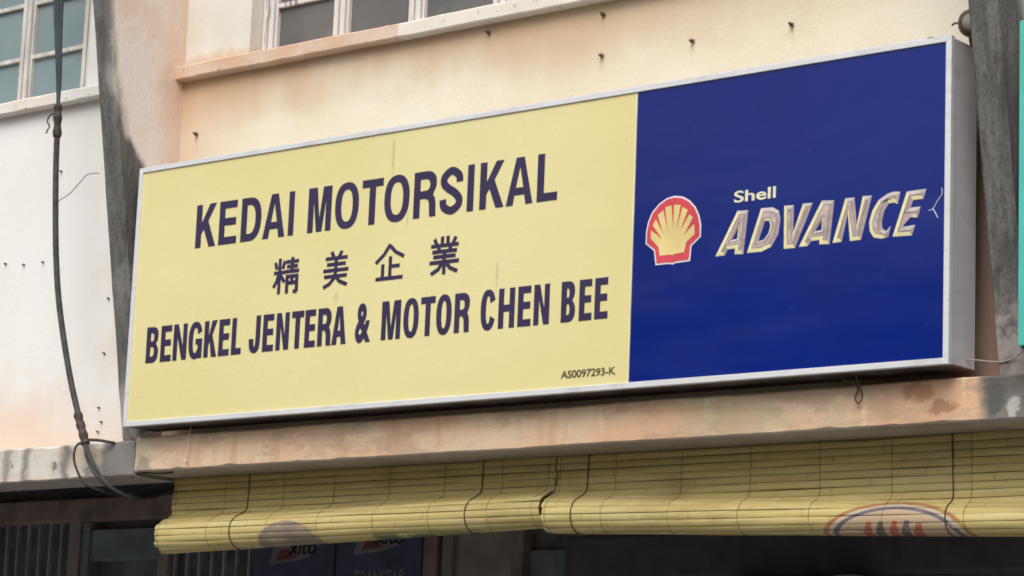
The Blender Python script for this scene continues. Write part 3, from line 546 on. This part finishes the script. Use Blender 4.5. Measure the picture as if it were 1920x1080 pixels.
# round fitting on the corner of the sign
fit = thing('pipe_fitting', (4.335, -0.20, 4.347), 'small round brown-rimmed metal fitting on top corner of the sign', 'fitting')
ax = Vector((0.55, -0.80, -0.05)).normalized(); q = ax.to_track_quat('Z', 'Y').to_matrix().to_4x4(); cpos = Vector((4.362, -0.215, 4.410))
bm = bmesh.new(); bmesh.ops.create_cone(bm, cap_ends=True, segments=24, radius1=0.046, radius2=0.050, depth=0.05, matrix=Matrix.Translation(cpos) @ q)
bmobj('rim', bm, plain('brown_rusted_rim', (0.11, 0.075, 0.055), 0.8, 0.3, 0.35, sc_=(40, 40, 40)), fit, True)
bm = bmesh.new(); bmesh.ops.create_uvsphere(bm, u_segments=20, v_segments=10, radius=0.036, matrix=Matrix.Translation(cpos+ax*0.020) @ q @ Matrix.Diagonal((1, 1, 0.55, 1)))
bmobj('grey_cap', bm, plain('weathered_grey_cap', (0.24, 0.235, 0.23), 0.7, 0.3, 0.2), fit, True)
tube('stem', [(4.352, -0.18, 4.335), (4.356, -0.20, 4.365), (4.360, -0.212, 4.40)], 0.013, STEEL, fit)
tube('clip', [tuple(cpos+Vector((-0.030, -0.02, 0.004))), tuple(cpos+Vector((-0.050, -0.035, 0.0))), tuple(cpos+Vector((-0.058, -0.04, -0.008)))], 0.004, STEEL, fit, 6)
cl = box('metal_tab', (4.236, SY+0.005, 4.345), (4.258, SY+0.02, 4.352), STEEL, None, 0.002); tag(cl, 'tiny dark metal tab on top edge of the sign over the blue part', 'tab')

# ------------------------------------------------------------------ bamboo roller blinds
def m_slat(name, paint=None):
    M = Mat(name, 0.55, 0.35)
    oi = M.t.nodes.new('ShaderNodeObjectInfo'); rnd = oi.outputs['Random']
    off = M.t.nodes.new('ShaderNodeCombineXYZ'); M._in(off.inputs[1], M.math('MULTIPLY', rnd, 37.0))
    va = M.t.nodes.new('ShaderNodeVectorMath'); va.operation = 'ADD'; M.t.links.new(M.P, va.inputs[0]); M.t.links.new(off.outputs[0], va.inputs[1])
    g = M.noise((3.5, 8, 60), 5, 0.6, vec=va.outputs[0]); k = M.noise((2.3, 1, 1), 2, vec=va.outputs[0])
    c = M.mix(M.ramp(g, 0.3, 0.7), (0.58, 0.46, 0.165), (0.68, 0.575, 0.265))
    c = M.mix(M.mul(rnd, 0.45), c, (0.42, 0.325, 0.125)); c = M.mix(M.ramp(k, 0.55, 0.75, 0.0, 0.35), c, (0.70, 0.64, 0.38))
    sp = M.noise((9, 3, 26), 2, off=(0.4, 0, 2), vec=va.outputs[0]); c = M.mix(M.ramp(sp, 0.745, 0.77), c, (0.09, 0.06, 0.02))
    # node rings of the cane
    wv = M.math('FRACT', M.math('ADD', M.math('MULTIPLY', M.x, 1.9), M.math('MULTIPLY', rnd, 5.0))); c = M.mix(M.mul(M.band(wv, 0.5, 0.512, 0.004), 0.4), c, (0.26, 0.19, 0.07))
    stn = M.noise((1.6, 2, 5), 6, 0.65, off=(5, 0, 0)); c = M.mix(M.ramp(stn, 0.52, 0.68, 0.0, 0.42), c, (0.30, 0.22, 0.085)); fib = M.noise((6, 20, 240), 3, 0.6, vec=va.outputs[0]); c = M.mix(M.ramp(fib, 0.56, 0.68, 0.0, 0.35), c, (0.30, 0.22, 0.08))
    if paint: c = paint(M, c)
    M.color(c).bump(g, 0.25, 0.003); return M.m
def paint_right(M, c):
    wob = M.math('MULTIPLY_ADD', M.noise((8, 8, 8), 3), 0.06, -0.03)
    a = M.math('DIVIDE', M.math('SUBTRACT', M.x, 3.945), 0.335); b = M.math('DIVIDE', M.math('SUBTRACT', M.z, 2.508), 0.170)
    d = M.math('ADD', M.math('SQRT', M.math('ADD', M.mul(a, a), M.mul(b, b))), M.math('MULTIPLY', wob, 0.25)); wear = M.ramp(M.noise((14, 14, 30), 4), 0.25, 0.45)
    c = M.mix(M.mul(M.ramp(d, 0.80, 0.815, 1.0, 0.0), 0.80), c, (0.50, 0.36, 0.25))
    c = M.mix(M.mul(M.band(d, 0.79, 0.94, 0.008), 0.75), c, (0.52, 0.45, 0.38))
    c = M.mix(M.mul(M.band(d, 0.815, 0.885, 0.008), wear, 0.82), c, (0.085, 0.06, 0.12))
    c = M.mix(M.mul(M.band(d, 0.945, 1.01, 0.008), wear, 0.76), c, (0.36, 0.11, 0.045))
    for i, (x0, col) in enumerate(((3.835, (0.40, 0.07, 0.035)), (3.888, (0.06, 0.05, 0.09)), (3.948, (0.48, 0.06, 0.04)), (4.000, (0.06, 0.05, 0.12)), (4.055, (0.40, 0.08, 0.04)))):
        sl_ = M.math('SUBTRACT', M.x, M.math('MULTIPLY_ADD', M.math('SUBTRACT', M.z, 2.58), 0.45, x0)); wd = M.ramp(M.z, 2.53, 2.615, 0.026, 0.009)
        c = M.mix(M.mul(M.math('LESS_THAN', M.math('ABSOLUTE', sl_), wd), M.math('LESS_THAN', M.z, 2.604-0.012*(i == 4)), wear, 0.8), c, col)
    return c
def paint_left(M, c):
    a = M.math('DIVIDE', M.math('SUBTRACT', M.x, 0.84), 0.20); b = M.math('DIVIDE', M.math('SUBTRACT', M.z, 2.55), 0.145)
    d = M.math('SQRT', M.math('ADD', M.mul(a, a), M.mul(b, b))); wear = M.ramp(M.noise((11, 11, 11), 4), 0.2, 0.6, 0.45, 0.95)
    c = M.mix(M.mul(M.ramp(d, 0.98, 1.03, 1.0, 0.0), wear), c, (0.25, 0.20, 0.18))
    gx = M.noise((7, 1, 9), 3); g = M.mul(M.band(M.x, 1.34, 1.98, 0.02), M.ramp(M.z, 2.612, 2.635, 1.0, 0.0), M.ramp(gx, 0.40, 0.50))
    return M.mix(M.mul(g, 0.85), c, (0.05, 0.15, 0.06))
SLATL, SLATR = m_slat('yellow_cane_left', paint_left), m_slat('yellow_cane_right', paint_right)
STRING = plain('olive_string', (0.24, 0.18, 0.07), 0.9); CORD = plain('dark_rope', (0.095, 0.07, 0.04), 0.9)
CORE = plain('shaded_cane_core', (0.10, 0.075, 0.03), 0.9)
def blind(label, x0, x1, zt, ends, mat, cords, strings, hy=0.03, NS=17):
    """cane blind: hangs flat, swells forward over the rolled-up part and wraps under it; ends = (bottom z, roll radius) at x0 and x1"""
    th = thing('roller_blind', ((x0+x1)/2, hy, zt), label, 'blind'); P = 0.0300
    def profile(t):
        zb = ends[0][0]+(ends[1][0]-ends[0][0])*t; R = ends[0][1]+(ends[1][1]-ends[0][1])*t; bul = ends[0][2]+(ends[1][2]-ends[0][2])*t
        zc = zb+R; yc = hy-bul+R; za = zc+R*1.62
        ctl = [(hy, zt), (hy, (zt+za)/2), (hy, za)] if za < zt-0.03 else [(hy, zt), (hy, zt-0.02)]
        a45 = math.radians(38); q = (yc-R*math.cos(a45), zc+R*math.sin(a45))
        k = ctl[-1]; p3 = q; tn = (math.sin(a45), math.cos(a45))
        d = k[1]-q[1]
        for i in range(1, 9):                                # bezier from the hanging sheet on to the roll
            s_ = i/8; b0 = (k[0], k[1]); b1 = (k[0], k[1]-d*0.55); b2 = (q[0]+tn[0]*d*0.55*0.8, q[1]+tn[1]*d*0.55*0.8)
            ctl.append(tuple((1-s_)**3*b0[j]+3*(1-s_)**2*s_*b1[j]+3*(1-s_)*s_*s_*b2[j]+s_**3*q[j] for j in (0, 1)))
        for ang in range(30, -236, -8): ctl.append((yc-R*math.cos(math.radians(ang)), zc+R*math.sin(math.radians(ang))))
        return ctl, (yc, zc, R)
    def walk(ctl, dist):
        for p, q in zip(ctl[:-1], ctl[1:]):
            L = math.hypot(q[0]-p[0], q[1]-p[1])
            if dist <= L or q is ctl[-1]: f_ = dist/L; tg = Vector((0, (q[0]-p[0])/L, (q[1]-p[1])/L)); return (p[0]+(q[0]-p[0])*f_, p[1]+(q[1]-p[1])*f_), tg
            dist -= L
    A, ca = profile(0); B, cb_ = profile(1)
    box('head_rail', (x0, hy-0.002, zt-0.026), (x1, hy+0.024, zt+0.004), plain('cane_rail', (0.22, 0.17, 0.07)), th, 0.003)
    J = lambda k: random.uniform(-k, k)
    NX = 9
    for k in range(NS):
        bm = bmesh.new(); prev = None; rows = []; jx0, jx1, tilt = J(0.008), J(0.008), J(0.10)
        for i in range(NX+1):
            t = i/NX; ctl, _ = profile(t); (y, z), tg = walk(ctl, 0.004+P*(k+0.5)); n = Vector((0, tg.z, -tg.y))
            if n.y > 0 and k < 8: n = -n
            n = Vector((0, tg.z, -tg.y)); c = Vector((x0+jx0+(x1+jx1-x0-jx0)*t, y+J(0.0014), z+J(0.0014))); up = tg*(-(P/2-0.0013)) + n*tilt*0.004*(1 if i % 2 else 0.6)
            rows.append([bm.verts.new(p) for p in (c-up-n*0.002, c-up+n*0.0012, c-up*0.5+n*0.0034, c+n*0.0040, c+up*0.5+n*0.0034, c+up+n*0.0012, c+up-n*0.002)])
        for r0, r1 in zip(rows[:-1], rows[1:]):
            for j in range(7): bm.faces.new((r0[j], r0[(j+1) % 7], r1[(j+1) % 7], r1[j]))
        bm.faces.new(rows[0]); bm.faces.new(rows[-1][::-1]); bmobj('slat', bm, mat, th)
    bm = bmesh.new(); rings = []
    for x, (yc, zc, R) in ((x0+0.01, ca), (x1-0.01, cb_)):
        rings.append([bm.verts.new((x, yc-math.cos(q)*(R-0.007), zc+math.sin(q)*(R-0.007))) for q in [2*math.pi*i/24 for i in range(24)]])
    for i in range(24): bm.faces.new((rings[0][i], rings[0][(i+1) % 24], rings[1][(i+1) % 24], rings[1][i]))
    bm.faces.new(rings[0]); bm.faces.new(rings[1]); bmobj('roll_core', bm, CORE, th)
    def along(x, out, sway=0.0):
        ctl, _ = profile((x-x0)/(x1-x0)); pts = []
        for i in range(15):
            (y, z), tg = walk(ctl, 0.002+i*0.031); n = Vector((0, tg.z, -tg.y)); pts.append((x+sway*i/14, y+n.y*out, z+n.z*out))
        return pts
    for x in strings: tube('string', along(x, 0.0042, J(0.012)), 0.0012, STRING, th, 5)
    for x in cords: tube('pull_cord', along(x, 0.0062, J(0.02)), 0.0027, CORD, th, 6)
    return th
blind('short yellow cane blind rolled up beside the longer blind, grey patch painted on it', 0.0, 2.285, 2.932, ((2.575, 0.076, 0.108), (2.632, 0.070, 0.098)), SLATL, [0.50, 1.895], [0.02, 0.35, 0.72, 1.03, 1.36, 1.68, 2.0, 2.25])
blind('long yellow cane blind with painted orange and purple arc, rolled at its bottom', 2.295, 4.95, 2.932, ((2.608, 0.074, 0.102), (2.528, 0.050, 0.050)), SLATR, [2.46, 4.16], [2.31, 2.60, 2.93, 3.26, 3.58, 3.90, 4.24, 4.58, 4.9])

# ------------------------------------------------------------------ cables and wires
CAB = plain('weathered_black_cable', (0.060, 0.058, 0.055), 0.75, 0.3, 0.3, sc_=(20, 20, 20)); CABT = plain('teal_black_cable', (0.040, 0.058, 0.065), 0.6, 0.4, 0.2)
TAPE = plain('brown_cable_tape', (0.075, 0.058, 0.052), 0.8, 0.2, 0.3, sc_=(30, 30, 30))
cb = thing('hanging_cable', (-0.4, -0.3, 2.9), 'thick black cable bundle hanging down in front of the white wall', 'cable')
path = [(-0.636, -0.3, 4.72), (-0.622, -0.3, 4.45), (-0.599, -0.3, 4.199), (-0.568, -0.3, 3.96), (-0.518, -0.3, 3.723), (-0.416, -0.3, 3.407), (-0.317, -0.3, 3.173), (-0.245, -0.30, 3.019), (-0.175, -0.285, 2.92), (-0.125, -0.23, 2.85), (-0.13, -0.05, 2.83), (-0.25, 0.3, 2.95), (-0.4, 0.8, 3.31)]
tube('main_cable', path, lambda t: 0.0145 if t < 0.55 else 0.0145-0.006*min(1, (t-0.55)*10), CAB, cb, 10)
for k, (dx, rr) in enumerate(((-0.048, 0.0085), (-0.024, 0.0085), (0.005, 0.0095))):
    tube('strand', [(-0.636+dx*0.1, -0.3-0.008*(k-1), 4.66), (-0.640+dx*0.25, -0.3, 4.85), (-0.648+dx*0.6, -0.31, 5.08), (-0.655+dx, -0.315, 5.30), (-0.66+dx*1.7, -0.33, 5.9), (-0.66+dx*2.2, -0.20, 6.5), (-0.66+dx*2.2, 0.02, 6.6)], rr, CABT, cb, 8)
tube('tape_wrap', [(-0.638, -0.3, 4.745), (-0.636, -0.3, 4.71), (-0.632, -0.3, 4.65), (-0.628, -0.3, 4.58)], lambda t: 0.017+0.006*math.sin(t*9)**2, TAPE, cb, 9)
tube('tie_wire', [(-0.640, -0.31, 4.70), (-0.668, -0.32, 4.69), (-0.680, -0.325, 4.66), (-0.662, -0.325, 4.635), (-0.675, -0.325, 4.615), (-0.682, -0.325, 4.60)], 0.004, TAPE, cb, 6)
tube('tape_wrap', [(-0.338, -0.3, 3.215), (-0.317, -0.3, 3.17), (-0.29, -0.3, 3.115), (-0.268, -0.3, 3.065)], lambda t: 0.018+0.005*math.sin(t*11)**2, TAPE, cb, 9)
tube('branch_wire', [(-0.275, -0.305, 3.075), (-0.32, -0.31, 3.055), (-0.328, -0.312, 3.0), (-0.312, -0.30, 2.94), (-0.290, -0.27, 2.885), (-0.27, -0.2, 2.86), (-0.28, -0.02, 2.86), (-0.35, 0.3, 3.0), (-0.45, 0.6, 3.31)], 0.006, CAB, cb, 7)
tube('branch_wire', [(-0.262, -0.31, 3.06), (-0.235, -0.32, 3.0), (-0.19, -0.31, 2.93), (-0.155, -0.27, 2.88), (-0.14, -0.12, 2.84), (-0.22, 0.15, 2.88), (-0.35, 0.5, 3.0), (-0.45, 0.7, 3.31)], 0.0055, CAB, cb, 7)
tube('bracket_rod', [(-0.275, -0.295, 3.085), (-0.21, -0.27, 3.082), (-0.15, -0.225, 3.072)], 0.007, TAPE, cb, 6)
tw = tube('thin_wire', [(-0.19, -0.40, 4.33), (-0.25, -0.36, 4.345), (-0.335, -0.345, 4.352), (-0.40, -0.33, 4.325), (-0.50, -0.31, 4.28), (-0.575, -0.30, 4.262), (-0.602, -0.298, 4.235)], 0.0022, plain('thin_grey_wire', (0.16, 0.15, 0.14), 0.8), None, 5)
tag(tw, 'thin grey wire strung from the concrete fin to the hanging cable', 'wire')
ww = tube('white_wire', [(0.363, -0.23, 3.12), (0.361, -0.238, 3.085), (0.357, -0.238, 3.03), (0.354, -0.239, 2.995), (0.350, -0.24, 2.968), (0.356, -0.24, 2.958)], lambda t: 0.0025+0.004*max(0, t-0.7)/0.3, plain('whitish_wire', (0.62, 0.52, 0.45), 0.6), None, 6)
tag(ww, 'short whitish wire with blob end hanging down the peach canopy edge', 'wire')
lw = tube('loop_wire', [(3.85, -0.26, 3.128), (3.862, -0.25, 3.108), (3.89, -0.245, 3.10), (3.915, -0.24, 3.075), (3.902, -0.24, 3.04), (3.918, -0.24, 3.02), (3.934, -0.24, 3.045), (3.922, -0.24, 3.08), (3.915, -0.25, 3.11), (3.92, -0.26, 3.128)], 0.0035, STEEL, None, 6)
tag(lw, 'dark wire loop dangling under the blue part of the sign', 'wire')
gw = tube('guy_wire', [(4.336, -0.18, 3.165), (4.45, -0.158, 3.150), (4.50, -0.160, 3.155), (4.56, -0.19, 3.17), (4.70, -0.36, 3.20)], 0.0028, plain('pale_guy_wire', (0.36, 0.31, 0.29), 0.6), None, 5)
tag(gw, 'pale thin wire running from sign corner across the grey fin base', 'wire')
sw = tube('slack_wire', [(-0.06, -0.19, 2.912), (0.0, -0.2, 2.925), (0.06, -0.2, 2.926), (0.12, -0.19, 2.922), (0.20, -0.17, 2.926)], 0.004, CAB, None, 6)
tag(sw, 'slack black wire under the canopy edge beside the short blind', 'wire')

# ------------------------------------------------------------------ posters on the shop front
NAVY = plain('dark_navy_poster', (0.065, 0.07, 0.135), 0.6, 0.3, 0.2); LOGO = plain('dull_white_print', (0.19, 0.18, 0.19), 0.7, var=0.2); RED = plain('dull_red_print', (0.16, 0.05, 0.05), 0.7); BLK = plain('black_print', (0.012, 0.012, 0.014), 0.7); GRYP = plain('grey_print', (0.18, 0.185, 0.20), 0.7)
def poster(x0, x1, zt, lx, lz, lab):
    th = thing('poster', ((x0+x1)/2, 2.335, 1.7), lab, 'poster', 'dark posters on the shop front'); y = 2.318
    box('sheet', (x0, y, 1.7), (x1, y+0.012, zt), NAVY, th)
    box('batten', (x0, y+0.011, 1.7), (x1, 2.425, zt-0.02), DARK, th)
    link('logo_field', place(fill_mesh([[(0, 0), (0.03, .10), (.09, .15), (.40, .165), (.395, .11), (.32, .045), (.21, .02)]], 0.0006), lx, y-0.001, lz), LOGO, th)
    link('red_flash', place(fill_mesh([[(0.06, 0.025), (0.085, .085), (.15, .085), (.22, .04)]], 0.0006), lx, y-0.0025, lz), RED, th)
    link('word', text_mesh('xito', lx+0.15, lx+0.37, lz+0.055, lz+0.14, 0.02, 0.0006, y-0.0025, 0.2), BLK, th)
    link('word', text_mesh('TRANSTAR', lx+0.01, lx+0.39, lz-0.165, lz-0.085, 0.02, 0.0006, y-0.0015), GRYP, th)
    return th
poster(-1.74, -1.115, 2.925, -1.622, 2.752, 'dark navy poster with logo on the shop front beside the window bars')
poster(-1.095, -0.465, 2.925, -0.965, 2.795, 'dark navy poster with logo on the shop front beside the brown post')
